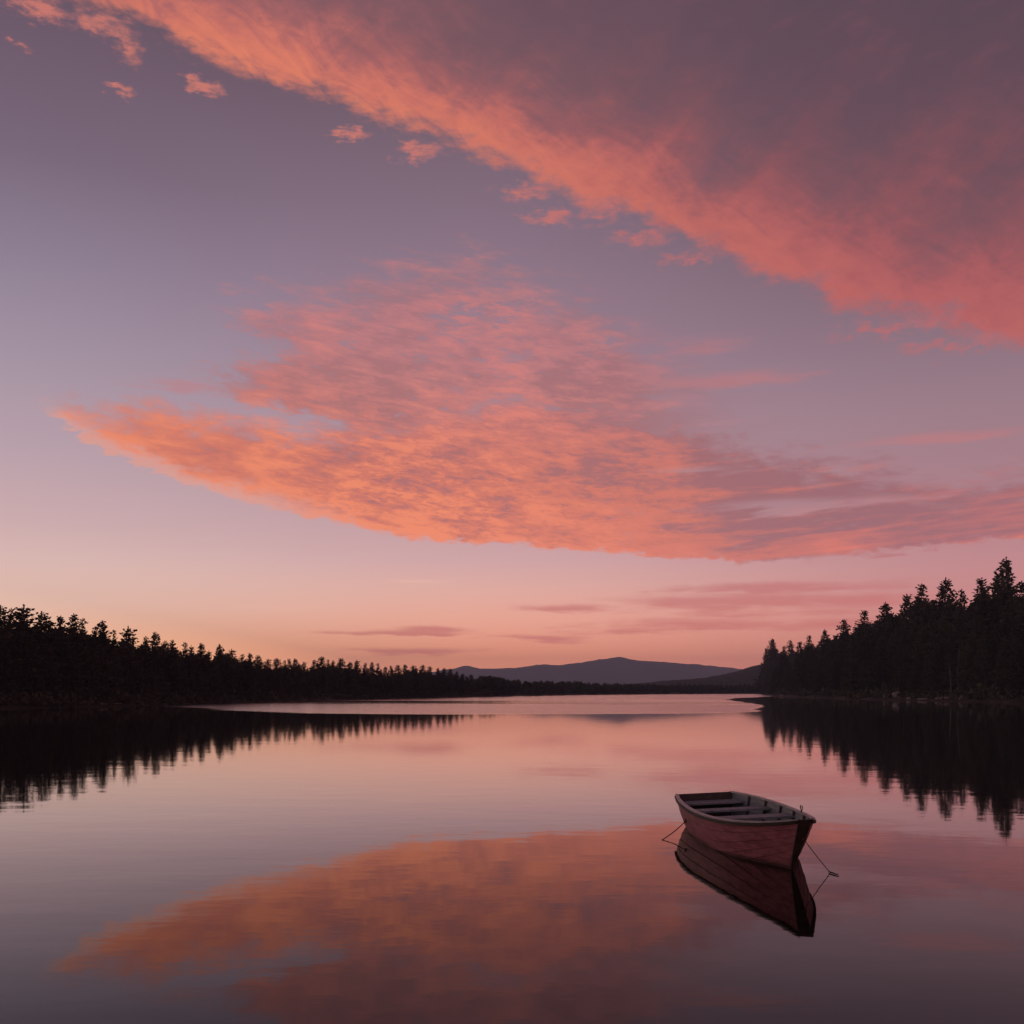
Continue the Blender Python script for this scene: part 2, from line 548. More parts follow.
def lake_sd(X, Y):
    """signed distance to the shoreline, positive on land"""
    X = np.asarray(X, float); Y = np.asarray(Y, float)
    best = np.full(X.shape, 1e9)
    inside = np.zeros(X.shape, bool)
    n = len(LAKE)
    for i in range(n):
        x0, y0 = LAKE[i]; x1, y1 = LAKE[(i + 1) % n]
        dx, dy = x1 - x0, y1 - y0
        t = np.clip(((X - x0) * dx + (Y - y0) * dy) / (dx * dx + dy * dy), 0, 1)
        best = np.minimum(best, np.hypot(X - x0 - t * dx, Y - y0 - t * dy))
        c = ((y0 > Y) != (y1 > Y)) & (X < (x1 - x0) * (Y - y0) / (y1 - y0 + 1e-12) + x0)
        inside ^= c
    return np.where(inside, -best, best)


def sstep(x, a, b):
    t = np.clip((np.asarray(x, float) - a) / (b - a), 0, 1)
    return t * t * (3 - 2 * t)


def wob(X, Y):
    return (np.sin(X * 0.31 + Y * 0.17) + np.sin(X * 0.13 - Y * 0.27 + 1.3) + np.sin(X * 0.71 + Y * 0.53 + 2.1) * 0.5
            + np.sin(X * 0.05 + Y * 0.043 + 0.4) * 1.3)


def ground_z(X, Y):
    X = np.asarray(X, float); Y = np.asarray(Y, float)
    d = lake_sd(X, Y) + wob(X * 1.7, Y * 1.1) * 0.35
    left = 0.55 * sstep(d, 0, 3) + 4.2 * sstep(d, 2, 34)
    right = 0.8 * sstep(d, 0, 5) + 20.0 * sstep(d, 4, 120)
    far = 0.5 * sstep(d, 0, 4) + 5.0 * sstep(d, 3, 60)
    wr = sstep(X, 55, 90) * (1 - sstep(Y, 470, 540))
    wf = sstep(Y, 330, 480) * (1 - wr)
    z = left * (1 - wr - wf) + right * wr + far * wf
    z = z + np.clip(d, 0, 4) / 4 * wob(X, Y) * 0.12
    return np.where(d < 0, np.maximum(d * 0.4, -1.0), z)


def ray_point(px, off, d0=60.0, d1=760.0):
    """where the line of sight of a picture column first gets `off` metres inland"""
    D = np.arange(d0, d1, 0.5)
    X = (px - 512) / F * D
    sd = lake_sd(X, D)
    hit = np.nonzero(sd > off)[0]
    i = hit[0] if len(hit) else len(D) - 1
    return X[i], D[i]


def terrain():
    # three patches of one heightfield, finer where near
    def patch(name, x0, x1, y0, y1, step):
        xs = np.arange(x0, x1 + 0.1, step); ys = np.arange(y0, y1 + 0.1, step)
        XX, YY = np.meshgrid(xs, ys)
        Z = ground_z(XX, YY)
        nx = len(xs)
        v = np.stack([XX.ravel(), YY.ravel(), Z.ravel()], 1)
        keep = Z > -0.99
        f = []
        for j in range(len(ys) - 1):
            for i in range(nx - 1):
                if keep[j, i] or keep[j, i + 1] or keep[j + 1, i] or keep[j + 1, i + 1]:
                    a = j * nx + i
                    f.append((a, a + 1, a + nx + 1, a + nx))
        used = np.unique(np.array(f))
        remap = -np.ones(len(v), int); remap[used] = np.arange(len(used))
        o = mesh_obj(name, v[used], remap[np.array(f)], M_SOIL, smooth=True)
        tag(o, kind='structure')
    patch('left_bank', -300, 60, 0, 440, 2.5)
    patch('far_bank', -300, 420, 440, 900, 5.0)
    patch('right_bank', 60, 420, 0, 440, 2.5)
    o = mesh_obj('ground', [(-980, -350, -1.3), (1980, -350, -1.3), (1980, 6280, -1.3), (-980, 6280, -1.3)], [(0, 1, 2, 3)], M_SOIL)
    tag(o, kind='structure')


terrain()


# ------------------------------------------------------------------ water
def water_mat():
    def b(g, p, out):
        p.inputs['Base Color'].default_value = (0.006, 0.005, 0.005, 1)
        p.inputs['IOR'].default_value = 1.12
        p.inputs['Coat Weight'].default_value = 1.0      # added second reflecting layer, strengthens the mirrored sky at low angles
        p.inputs['Coat IOR'].default_value = 1.115
        geo = g.new('ShaderNodeNewGeometry')
        sep = g.new('ShaderNodeSeparateXYZ')
        g.link(geo.outputs['Position'], sep.inputs[0])
        X, Y = S(g.nt, sep.outputs[0]), S(g.nt, sep.outputs[1])
        # a breeze ruffles the far reach of the lake: its near edge runs across the water
        n1 = g.noise(g.vec(X * 0.02, Y * 0.05), 1.0, 3, 0.55)
        n2 = g.noise(g.vec(X * 0.010, Y * 0.035, 3.0), 1.0, 3, 0.55)
        edge = g.curve(X, [(-70, 155), (-60, 150), (-50, 141), (-30, 114), (-17, 103), (0, 99), (22, 104), (31, 128), (38, 152), (45, 190), (53, 245), (80, 330), (120, 400), (200, 420)],
                       -70, 200, 80, 450)
        ruf = (Y - edge + (n1 - 0.5) * 16.0).smooth(-2.0, 5.0)
        calm = (Y + (n2 - 0.5) * 130.0).smooth(150.0, 190.0) * (1.0 - (Y + (n2 - 0.5) * 150.0).smooth(190.0, 250.0))
        ruf = ruf * (1.0 - calm * 0.75)
        rgh = ruf * 0.20 + 0.03
        g.link(rgh.s, p.inputs['Roughness'])
        g.link(rgh.s, p.inputs['Coat Roughness'])
        # wavelets: long low swell and small ripples
        w1 = g.noise(g.vec(X * 0.55, Y * 1.0), 0.9, 2, 0.5)
        w2 = g.noise(g.vec(X * 0.8, Y * 1.6, 5.0), 3.6, 2, 0.5)
        h = w1 * 0.0026 + w2 * 0.0004
        h = h * (ruf * 3.0 + 1.0)
        bn = g.new('ShaderNodeBump')
        bn.inputs['Distance'].default_value = 1.0
        bn.inputs['Strength'].default_value = 1.0
        g.link(h.s, bn.inputs['Height'])
        g.link(bn.outputs[0], p.inputs['Normal'])
        g.link(bn.outputs[0], p.inputs['Coat Normal'])
    return material('lake_water', b)


tag(mesh_obj('water', [(-130, -80, 0), (260, -80, 0), (260, 660, 0), (-130, 660, 0)], [(0, 1, 2, 3)], water_mat()), kind='structure')


# ------------------------------------------------------------------ far hills
def ridge(name, profile, D, depth, mat, seed, nx=260, ny=34, rough=0.10, base=-1.25):
    rs = np.random.RandomState(seed)
    px = np.linspace(profile[0][0], profile[-1][0], nx)
    py = np.interp(px, [p[0] for p in profile], [p[1] for p in profile])
    hgt = (HORIZON - py) / F * D + CAM_H - base
    ker = np.array([1, 2, 3, 2, 1.0]); ker /= ker.sum()
    hgt = np.convolve(np.pad(hgt, 2, 'edge'), ker, 'valid')
    gr = np.convolve(rs.normal(size=nx + 2), [0.3, 0.5, 0.3], 'valid')
    hgt = hgt + gr * D / F * 0.32
    ph = rs.rand(14, 3) * 6.28
    v, f = [], []
    for j in range(ny):
        q = j / (ny - 1)
        y = D - depth * 0.5 + depth * q
        env = math.sin(math.pi * min(1, q * 1.0)) ** 0.9
        for i in range(nx):
            x = (px[i] - 512) / F * D
            n = 0
            for k in range(7):
                fq = 2.0 ** k * 2.2 / (D * 0.35)
                n += math.sin(x * fq + ph[k, 0] + 2.1 * math.sin(y * fq * 0.7 + ph[k, 1])) * math.sin(y * fq * 1.2 + ph[k, 2]) / 1.75 ** k
            crest = 1 - abs(2 * q - 1)
            z = base + hgt[i] * env * (1 + rough * n * (1 - 0.75 * crest))
            v.append((x, y, z))
    for j in range(ny - 1):
        for i in range(nx - 1):
            a = j * nx + i
            f.append((a, a + 1, a + nx + 1, a + nx))
    o = mesh_obj(name, v, f, mat, smooth=True)
    tag(o, kind='structure')
    return o


MOUNTAIN = [(345, 684), (400, 676), (440, 671), (454, 668.6), (463, 666.6), (468, 665.4), (473, 667), (480, 669), (493, 669), (507, 668.2), (521, 667.3),
            (532, 666), (542, 664.5), (552, 665.2), (560, 665.5), (570, 664), (581, 662.8), (595, 660.2), (609, 658.4), (614, 657), (618, 656.4), (622, 657.6),
            (628, 659.2), (640, 660.8), (651, 661.3), (665, 662.2), (679, 663.4), (693, 664.4), (707, 665.5), (720, 667), (732, 668.3), (745, 670), (770, 672), (800, 676), (850, 684)]
ridge('mountain', MOUNTAIN, 5200.0, 1500.0, M_RIDGE, 3)
HILL = [(585, 690), (610, 687), (633, 684), (650, 682.5), (665, 681), (685, 680), (707, 678), (720, 676), (732, 673.8), (749, 669.3), (758, 666.3), (780, 662), (820, 658), (860, 662), (920, 676)]
ridge('hill', HILL, 1250.0, 420.0, M_HILL, 8, nx=420, ny=80, rough=0.16)


# ------------------------------------------------------------------ conifers
def conifer_mesh(seed, H, R, base, pw=0.8, whorl=26, clump=0.5, ragged=0.35, droop=-0.25, top_up=0.5, bare=0.0, rnd=0.0):
    """returns (trunk MB, crown verts, crown faces): limbs in loose whorls, each carrying sprays of needle clumps"""
    rs = np.random.RandomState(seed)
    bend = rs.uniform(-0.012, 0.012, 2) * H
    def axis(z):
        q = z / H
        return np.array([bend[0] * math.sin(q * 2.6), bend[1] * math.sin(q * 3.1 + 0.5), z])
    tr = MB()
    zs = np.linspace(-0.6, H * 0.965, 12)
    r0 = H * 0.0135
    tr.tube([axis(z) for z in zs], [max(0.012, r0 * (1 - 0.94 * max(z, 0) / H) * (1.35 if z < 0 else 1)) for z in zs], 7)
    V, Fc = [], []

    def spray(c, d, size):
        # a flat ragged leaf clump: two crossed pointed quads
        d = d / (np.linalg.norm(d) + 1e-9)
        for _ in range(2):
            side = np.cross(d, rs.normal(size=3)); side /= np.linalg.norm(side) + 1e-9
            L = size * rs.uniform(0.7, 1.25); Wd = size * rs.uniform(0.26, 0.50)
            b = len(V)
            V.extend([c - d * L * 0.35, c + side * Wd + d * L * 0.05, c + d * L * 0.75, c - side * Wd + d * L * 0.12])
            Fc.append((b, b + 1, b + 2, b + 3))
    nw = int(whorl * 1.7)
    gaps = rs.rand(nw) < bare
    lop = rs.uniform(0, 6.28)
    for w in range(nw):
        q = base + (0.985 - base) * ((w + rs.uniform(-0.35, 0.35)) / nw)
        q = min(0.985, max(base, q))
        qq = (q - base) / (1 - base)
        env = (1 - qq) ** pw
        if rnd:
            env = env * (1 - rnd) + rnd * math.sqrt(max(0.0, 1 - (2 * qq - 0.75) ** 2 / 1.6)) * (1 - qq) ** 0.35
        lowfade = min(1.0, 0.45 + qq * 4)
        nb = rs.randint(4, 6)
        tone = 1 + ragged * (0.55 * math.sin(w * 1.15 + lop * 3) + rs.uniform(-0.5, 0.35))
        if gaps[w]:
            tone *= 0.45
        a0 = rs.uniform(0, 6.28)
        for k in range(nb):
            a = a0 + 6.283 * k / nb + rs.uniform(-0.4, 0.4)
            L = R * env * lowfade * tone * rs.uniform(1 - ragged, 1.12) * (1 + 0.18 * math.cos(a - lop)) + 0.018 * H * 0.5
            if rs.rand() < 0.08:
                L *= 0.4
            sl = droop + (top_up - droop) * qq ** 1.3 + rs.uniform(-0.12, 0.12)
            z = q * H
            p0 = axis(z)
            d = np.array([math.cos(a), math.sin(a), sl])
            tipc = p0 + d * L + np.array([0, 0, 0.10 * L])
            if L > 0.5:
                tr.tube([p0, p0 * 0.5 + tipc * 0.5 - np.array([0, 0, 0.04 * L]), tipc * 0.92 + p0 * 0.08], [H * 0.0022, H * 0.0014, H * 0.0006], 3, cap=False)
            m = max(4, int(L / clump * 4.2))
            for i in range(m):
                u = (i + rs.uniform(0.2, 1.0)) / m
                if u < 0.18 and L > 1.2:
                    continue
                pc = p0 + (tipc - p0) * u - np.array([0, 0, 0.05 * L * math.sin(u * 3.1)])
                spread = L * 0.26 * (1 - 0.55 * u)
                off = np.array([-math.sin(a), math.cos(a), 0]) * rs.uniform(-1, 1) * spread + np.array([0, 0, rs.uniform(-0.8, 0.45) * clump])
                dd = d + np.array([-math.sin(a), math.cos(a), 0]) * rs.uniform(-0.9, 0.9) + np.array([0, 0, rs.uniform(-0.6, 0.35)])
                spray(pc + off, dd, clump * rs.uniform(0.7, 1.3) * (0.65 + 0.5 * (1 - qq)))
    # leader
    for z in np.linspace(0.90, 1.0, 12):
        r = (1.0 - z) * H * 0.17
        spray(axis(z * H) + np.array([rs.uniform(-r, r), rs.uniform(-r, r), 0]), np.array([rs.uniform(-0.8, 0.8), rs.uniform(-0.8, 0.8), 0.9]), clump * 0.5)
    return tr, V, Fc


class Proto:
    def __init__(self, *a, **k):
        self.H = a[1]
        tr, V, Fc = conifer_mesh(*a, **k)
        self.V = np.array(V); self.F = np.array(Fc)
        self.trunk = bpy.data.meshes.new('trunk')
        self.trunk.from_pydata(tr.v, [], tr.f); self.trunk.materials.append(M_BARK)
        self.trunk.polygons.foreach_set('use_smooth', np.ones(len(self.trunk.polygons), dtype=bool))
        self.crown = bpy.data.meshes.new('crown')
        self.crown.from_pydata([tuple(v) for v in V], [], Fc); self.crown.materials.append(M_FOLIAGE)


# tall firs and spruces of the right shore, 24 m
TALL = [Proto(11, 24.0, 5.8, 0.08, pw=0.78, whorl=30, clump=0.78, ragged=0.28),
        Proto(12, 24.0, 5.0, 0.12, pw=0.72, whorl=28, clump=0.75, ragged=0.34, bare=0.1),
        Proto(13, 24.0, 6.4, 0.10, pw=0.84, whorl=30, clump=0.8, ragged=0.30, droop=-0.3),
        Proto(14, 24.0, 4.2, 0.15, pw=0.68, whorl=27, clump=0.72, ragged=0.34, bare=0.12),
        Proto(15, 24.0, 4.4, 0.30, pw=0.62, whorl=20, clump=0.8, ragged=0.42, bare=0.2, rnd=0.35),
        Proto(16, 24.0, 6.0, 0.06, pw=0.72, whorl=32, clump=0.8, ragged=0.26, droop=-0.3)]
# smaller mixed conifers of the left shore, 11 m
SMALL = [Proto(21, 11.0, 2.9, 0.08, pw=0.74, whorl=20, clump=0.46, ragged=0.30),
         Proto(22, 11.0, 2.5, 0.10, pw=0.68, whorl=18, clump=0.45, ragged=0.34, bare=0.08),
         Proto(23, 11.0, 2.7, 0.12, pw=0.60, whorl=17, clump=0.48, ragged=0.34, bare=0.08, rnd=0.22),
         Proto(24, 11.0, 2.9, 0.14, pw=0.56, whorl=16, clump=0.48, ragged=0.36, bare=0.1, rnd=0.38),
         Proto(25, 11.0, 2.1, 0.12, pw=0.66, whorl=18, clump=0.42, ragged=0.40, bare=0.12),
         Proto(26, 11.0, 3.0, 0.10, pw=0.78, whorl=20, clump=0.46, ragged=0.32, droop=-0.3)]

RNG = random.Random(5)


def place_tree(name, proto, x, y, top_z, wide=1.0, sink=0.1):
    gz = float(ground_z(x, y))
    h = max(2.0, top_z - gz)
    s = h / proto.H
    o = empty(name, (x, y, gz - sink), RNG.uniform(0, 6.28))
    o.scale = (s * wide, s * wide, s)
    for nm, me in (('trunk', proto.trunk), ('crown', proto.crown)):
        c = bpy.data.objects.new(nm, me)
        COL.objects.link(c)
        c.parent = o
    return o


def top_of(py, D):
    return CAM_H + (HORIZON - py) / F * D


ORD = ['first', 'second', 'third', 'fourth', 'fifth', 'sixth', 'seventh', 'eighth', 'ninth', 'tenth', 'eleventh', 'twelfth', 'thirteenth',
       'fourteenth', 'fifteenth', 'sixteenth', 'seventeenth', 'eighteenth', 'nineteenth', 'twentieth']
ORD += ['twenty-' + w for w in ORD[:9]] + ['thirtieth'] + ['thirty-' + w for w in ORD[:9]] + ['fortieth'] + ['forty-' + w for w in ORD[:9]] + ['fiftieth'] + ['fifty-' + w for w in ORD[:9]] + ['sixtieth']

# skyline of the left shore: column, tip row, prototype, width, inland distance, label
LEFT_TIPS = [
    (-14, 600, 2, 1.1, 9, None), (1, 605, 3, 1.0, 8, 'ragged conifer cut by the left picture edge, its crown against the sky'),
    (11, 608, 1, 0.8, 12, 'slim conifer between the edge tree and the tallest broad one, left shore'),
    (24, 604.5, 2, 1.35, 8, 'tallest conifer of the left shore, broad lumpy crown near the picture edge'),
    (42, 611, 3, 1.15, 9, 'round-topped conifer just right of the tallest left shore tree'),
    (61, 615.5, 0, 1.0, 10, 'pointed conifer standing between the round-topped tree and a pair of spires'),
    (74, 613, 5, 1.1, 9, 'taller tree of a close pair of conifers near the left edge'),
    (83, 618, 4, 1.0, 12, 'thin sparse tree of a close pair of conifers near the left edge'),
    (95, 626, 1, 0.8, 12, 'short thin conifer tucked left of a lone pointed fir, left shore'),
    (102, 620, 0, 1.05, 9, 'lone pointed fir with shorter trees on both sides, left shore'),
    (114, 629.5, 4, 0.9, 11, 'narrow low spire between two pointed firs on the left shore'),
    (128, 626, 2, 1.2, 9, 'broad bushy conifer with a small point, rising over left forest'),
    (146, 636, 1, 0.95, 11, 'low conifer left of a tall dense spire, left shore'),
    (155, 631.5, 0, 1.0, 9, 'tall dense spire right of the broad bushy conifer, left shore'),
    (165, 640, 3, 0.8, 11, None), (172, 639.5, 1, 1.0, 9, None), (185, 642, 4, 1.1, 10, None), (191, 645, 2, 0.8, 12, None), (201, 642.5, 0, 0.95, 9, None),
    (209, 650, 2, 0.8, 11, None), (219.5, 643.5, 5, 1.0, 9, None), (231.5, 648.5, 2, 1.1, 10, None), (242, 654, 1, 1.0, 10, None), (250, 652.5, 0, 0.9, 9, None), (258, 654.5, 3, 1.0, 11, None),
    (268, 658, 2, 1.0, 9, None), (277, 657.5, 3, 1.1, 11, None), (285, 660, 4, 1.0, 9, None), (289.5, 658.5, 1, 1.0, 12, None), (295, 658, 0, 1.0, 9, None), (304, 661, 2, 1.0, 10, None),
    (314, 659.5, 1, 1.1, 11, None), (322, 656, 3, 1.2, 9, None), (328, 659, 4, 1.0, 12, None), (333, 660, 1, 1.0, 9, None), (341, 657.5, 3, 1.15, 10, None), (350, 661.5, 0, 1.1, 9, None),
    (357, 659.5, 2, 1.1, 12, None), (365, 662.5, 1, 1.0, 9, None), (372, 661.5, 5, 1.0, 10, None), (378, 663, 4, 1.2, 9, None), (385, 666, 2, 1.1, 11, None), (391, 665.5, 1, 1.0, 9, None), (398, 664.5, 3, 1.2, 10, None),
    (405, 664, 0, 1.1, 9, None), (413, 664.5, 2, 1.1, 11, None), (423, 664.5, 3, 1.2, 9, None), (430, 665.5, 2, 1.1, 10, None), (438, 667.5, 1, 1.2, 9, None), (444, 667.6, 3, 1.1, 10, None), (450, 668, 2, 1.2, 9, None),
    (457, 671, 3, 1.1, 10, None), (463, 673, 2, 1.2, 9, None), (471, 674, 3, 1.2, 10, None), (480, 675, 2, 1.2, 9, None), (490, 675, 3, 1.2, 10, None)]
lk = 0
rest = sum(1 for t in LEFT_TIPS if t[5] is None) - 1
for px, py, pi, wd, off, lab in LEFT_TIPS:
    x, y = ray_point(px, off)
    tr = place_tree('conifer_tree', SMALL[pi], x, y, top_of(py, y), wd)
    if px < 0:
        lab = 'conifer on the left shore standing just beyond the picture edge'
    elif lab is None:
        lk += 1
        nth = ORD[rest - lk]
        lab = 'small conifer, %s along the left shore skyline counted leftward from its low end' % nth
    tag(tr, lab, 'tree', 'conifers on the skyline of the left shore')

skl = np.array(sorted((t[0], t[1]) for t in LEFT_TIPS))
px = -70.0
while px < 500:
    for row in range(2):
        off = RNG.uniform(2.0, 4.5) if row == 0 else RNG.uniform(5.0, 9.0)
        p = px + RNG.uniform(-3, 3) + row * 4
        x, y = ray_point(p, off)
        ty = np.interp(p, skl[:, 0], skl[:, 1])
        frac = RNG.uniform(0.5, 0.76) if row == 0 else RNG.uniform(0.74, 0.93)
        by = HORIZON + CAM_H * F / y
        tr = place_tree('conifer_tree', SMALL[RNG.randrange(6)], x, y, top_of(by + (ty - by) * frac, y), RNG.uniform(0.95, 1.25))
        tag(tr, 'dark conifer in the unbroken forest front below the left shore skyline', 'tree', 'conifers massed along the left shore below its skyline')
    px += max(7.5, 1500.0 / y * 1.3)

RIGHT_TIPS = [
    (766, 648, 3, 1.0, 5, 'short conifer leaning over the water at the right headland tip'),
    (773, 638, 0, 1.0, 9, 'broad conifer standing at the left end of the right headland'),
    (784, 646, 1, 0.9, 8, 'small conifer in the dip right of the headland end tree'),
    (790.5, 640, 4, 0.9, 14, 'thin open conifer, third small tip from the headland end'),
    (800, 641, 3, 1.1, 10, 'narrow conifer midway between the thin open one and the leaning pair'),
    (809, 635, 1, 1.0, 16, 'pointed conifer left of a broad flat-shouldered one, right headland'),
    (824.5, 629, 2, 0.9, 14, 'broad flat-shouldered conifer on the low part of the right shore'),
    (844, 619, 4, 1.05, 22, 'tree with a round tuft on a bare stem, right shore skyline'),
    (864, 610, 1, 1.2, 20, 'ragged conifer right of the round-tufted tree on the right shore'),
    (886, 601.5, 5, 1.1, 24, 'full dark fir with a blunt rounded top, middle of right shore'),
    (907, 594, 3, 1.3, 30, 'left tree of the airy pair of spruces on the right shore'),
    (921.5, 584, 1, 1.1, 32, 'right, taller tree of the airy pair of spruces, right shore'),
    (945, 577.5, 0, 1.15, 30, 'massive dense fir with a wide top between spruce pair and thin snag'),
    (962, 589, 4, 0.8, 36, 'thin half-bare conifer leaning on the massive dense fir, right shore'),
    (981, 577.5, 3, 1.25, 40, 'slender spire standing left of the tallest tree on the right shore'),
    (996.5, 574, 2, 0.8, 42, 'shoulder tree pressed against the left side of the tallest fir'),
    (1006.5, 557, 0, 1.0, 40, 'tallest fir of the right shore, its tip highest against the sky'),
    (1022, 581, 1, 1.2, 44, 'conifer cut by the right picture edge, beside the tallest fir'),
    (1048, 566, 5, 1.1, 40, 'conifer on the right shore standing just beyond the picture edge'),
    (1075, 552, 2, 1.0, 40, 'tall conifer on the right shore farther beyond the picture edge')]
for px, py, pi, wd, off, lab in RIGHT_TIPS:
    x, y = ray_point(px, off)
    tr = place_tree('conifer_tree', TALL[pi], x, y, top_of(py, y), wd)
    tag(tr, lab, 'tree', 'conifers on the skyline of the right shore')

skr = np.array(sorted((t[0], t[1]) for t in RIGHT_TIPS))
px = 764.0
while px < 1110:
    for row in range(3):
        off = (RNG.uniform(4, 7), RNG.uniform(8, 15), RNG.uniform(16, 30))[row]
        p = px + RNG.uniform(-4, 4) + row * 4
        if row and p < 772:
            continue
        x, y = ray_point(p, off)
        ty = np.interp(p, skr[:, 0], skr[:, 1])
        frac = (RNG.uniform(0.38, 0.66), RNG.uniform(0.6, 0.8), RNG.uniform(0.76, 0.93))[row]
        by = HORIZON + CAM_H * F / y
        tr = place_tree('conifer_tree', TALL[RNG.randrange(6)], x, y, top_of(by + (ty - by) * frac, y), RNG.uniform(0.9, 1.2))
        tag(tr, 'dark conifer in the unbroken forest front below the right shore skyline', 'tree', 'conifers massed along the right shore below its skyline')
    px += 11.0


# the wood behind and the far shore read as one mass
def wood_mass(name, spots, protos, thin, seed):
    rs = np.random.RandomState(seed)
    vs, fs, b = [], [], 0
    for (x, y, h, wd) in spots:
        p = protos[rs.randint(len(protos))]
        pick = rs.rand(len(p.F)) < thin
        Fp = p.F[pick]
        V = p.V[Fp.ravel()].reshape(-1, 4, 3)
        c = V.mean(1, keepdims=True)
        V = c + (V - c) * (1.0 / math.sqrt(thin)) * 0.95
        V = V.reshape(-1, 3) * (h / p.H) * np.array([wd, wd, 1.0])
        a = rs.uniform(0, 6.28)
        ca, sa = math.cos(a), math.sin(a)
        W = np.stack([V[:, 0] * ca - V[:, 1] * sa + x, V[:, 0] * sa + V[:, 1] * ca + y, V[:, 2] + float(ground_z(x, y)) - 0.2], 1)
        vs.append(W)
        n = len(Fp)
        fs.append(np.arange(n * 4).reshape(n, 4) + b)
        b += n * 4
    o = mesh_obj(name, np.concatenate(vs), np.concatenate(fs), M_FOLIAGE)
    return o


spots = []
for i in range(420):
    p = RNG.uniform(-80, 505)
    x, y = ray_point(p, RNG.uniform(11, 26))
    ty = np.interp(p, skl[:, 0], skl[:, 1])
    by = HORIZON + CAM_H * F / y
    z = top_of(by + (ty - by) * RNG.uniform(0.62, 0.88), y)
    spots.append((x, y, max(2.5, z - float(ground_z(x, y))), 1.5))
o = wood_mass('forest', spots, SMALL, 0.3, 1)
tag(o, 'dark wood filling in behind the left shore conifers', 'forest', kind='stuff')

spots = []
for i in range(260):
    p = RNG.uniform(770, 1110)
    x, y = ray_point(p, RNG.uniform(20, 60))
    ty = np.interp(p, skr[:, 0], skr[:, 1])
    by = HORIZON + CAM_H * F / y
    z = top_of(by + (ty - by) * RNG.uniform(0.6, 0.86), y)
    spots.append((x, y, max(3, z - float(ground_z(x, y))), 1.4))
o = wood_mass('forest', spots, TALL, 0.25, 2)
tag(o, 'dark wood filling in behind the right shore conifers', 'forest', kind='stuff')

spots = []
for i in range(520):
    p = RNG.uniform(478, 775)
    x, y = ray_point(p, RNG.uniform(3, 45))
    ty = np.interp(p, [478, 491, 510, 531, 580, 591, 633, 660, 775], [675, 675.5, 678, 680.5, 680.5, 682, 683, 684.5, 685]) + RNG.uniform(-0.3, 3.5)
    spots.append((x, y, max(2.5, top_of(ty, y) - float(ground_z(x, y))), 1.7))
o = wood_mass('forest', spots, SMALL, 0.12, 3)
tag(o, 'low dark wood along the far shore below the mountain', 'forest', kind='stuff')

# shrubs along the water line
def shrubs(name, cols, offr, size, seed, n):
    rs = np.random.RandomState(seed)
    V, Fc = [], []
    for i in range(n):
        p = rs.uniform(*cols)
        x, y = ray_point(p, rs.uniform(*offr))
        z = float(ground_z(x, y))
        s = rs.uniform(*size)
        for k in range(26):
            c = np.array([x, y, z]) + np.array([rs.normal() * 0.55, rs.normal() * 0.55, abs(rs.normal()) * 0.55]) * s
            d = rs.normal(size=3); d /= np.linalg.norm(d)
            e = np.cross(d, rs.normal(size=3)); e /= np.linalg.norm(e)
            L = s * rs.uniform(0.18, 0.4)
            b = len(V)
            V += [c - d * L, c + e * L * 0.5, c + d * L, c - e * L * 0.5]
            Fc.append((b, b + 1, b + 2, b + 3))
    return mesh_obj(name, V, Fc, M_FOLIAGE)


tag(shrubs('undergrowth', (-60, 500), (0.8, 3.5), (0.5, 1.5), 4, 500), 'low dark shrubs at the foot of the left shore forest', 'shrubs', kind='stuff')
tag(shrubs('undergrowth', (758, 1090), (2.0, 8.0), (0.8, 2.2), 6, 420), 'low dark shrubs at the foot of the right shore forest', 'shrubs', kind='stuff')


# pale dead trunks standing at the front of the right forest
def dead_tree(px, off, h, r, lean, seed, label):
    rs = np.random.RandomState(seed)
    x, y = ray_point(px, off)
    z = float(ground_z(x, y))
    m = MB()
    pts = [Vector((x + lean * (i / 8) ** 1.4 + rs.uniform(-.05, .05), y, z - 0.3 + h * i / 8)) for i in range(9)]
    m.tube(pts, [r * (1.15 - i / 8 * 0.8) for i in range(9)], 8)
    for k in range(7):
        p = pts[3 + k % 6]
        d = Vector((rs.uniform(-1, 1), rs.uniform(-1, 1), rs.uniform(-0.1, 0.5))).normalized() * rs.uniform(0.5, 1.5)
        m.tube([p, p + d], [r * 0.28, r * 0.08], 4)
    tag(m.build('dead_tree', M_DEADWOOD, smooth=True), label, 'tree', 'pale dead trunks on the right shore')


dead_tree(951.5, 4.0, 8.0, 0.15, -0.5, 1, 'pale bare trunk, left one of a close pair at the front of the right forest')
dead_tree(957.5, 5.4, 11.0, 0.19, 0.35, 2, 'taller bare trunk, right one of a close pair before the right forest')
dead_tree(898, 4.5, 7.0, 0.18, 0.5, 3, 'short bare trunk behind the pale boulders of the right bank')


# ------------------------------------------------------------------ boulders and driftwood on the banks
def boulder(px, off, sx, sz, seed, label):
    rs = np.random.RandomState(seed)
    x, y = ray_point(px, off)
    bm = bmesh.new()
    bmesh.ops.create_icosphere(bm, subdivisions=3, radius=1.0)
    ph = rs.rand(6, 3) * 6.28
    for v in bm.verts:
        c = v.co
        n = sum(math.sin(c.x * (1.5 + k) + ph[k, 0]) * math.sin(c.y * (1.3 + k) + ph[k, 1]) * math.sin(c.z * (1.7 + k) + ph[k, 2]) / (1 + k * 0.6) for k in range(6))
        v.co = c * (1 + 0.22 * n)
        v.co.x *= sx; v.co.y *= sx * 0.8; v.co.z = v.co.z * sz + sz * 0.35
    me = bpy.data.meshes.new('boulder')
    bm.to_mesh(me); bm.free()
    me.materials.append(M_ROCK)
    o = bpy.data.objects.new('boulder', me)
    COL.objects.link(o)
    o.location = (x, y, float(ground_z(x, y)))
    o.rotation_euler = (0, 0, rs.uniform(0, 6.28))
    tag(o, label, 'boulder', 'boulders on the right bank')


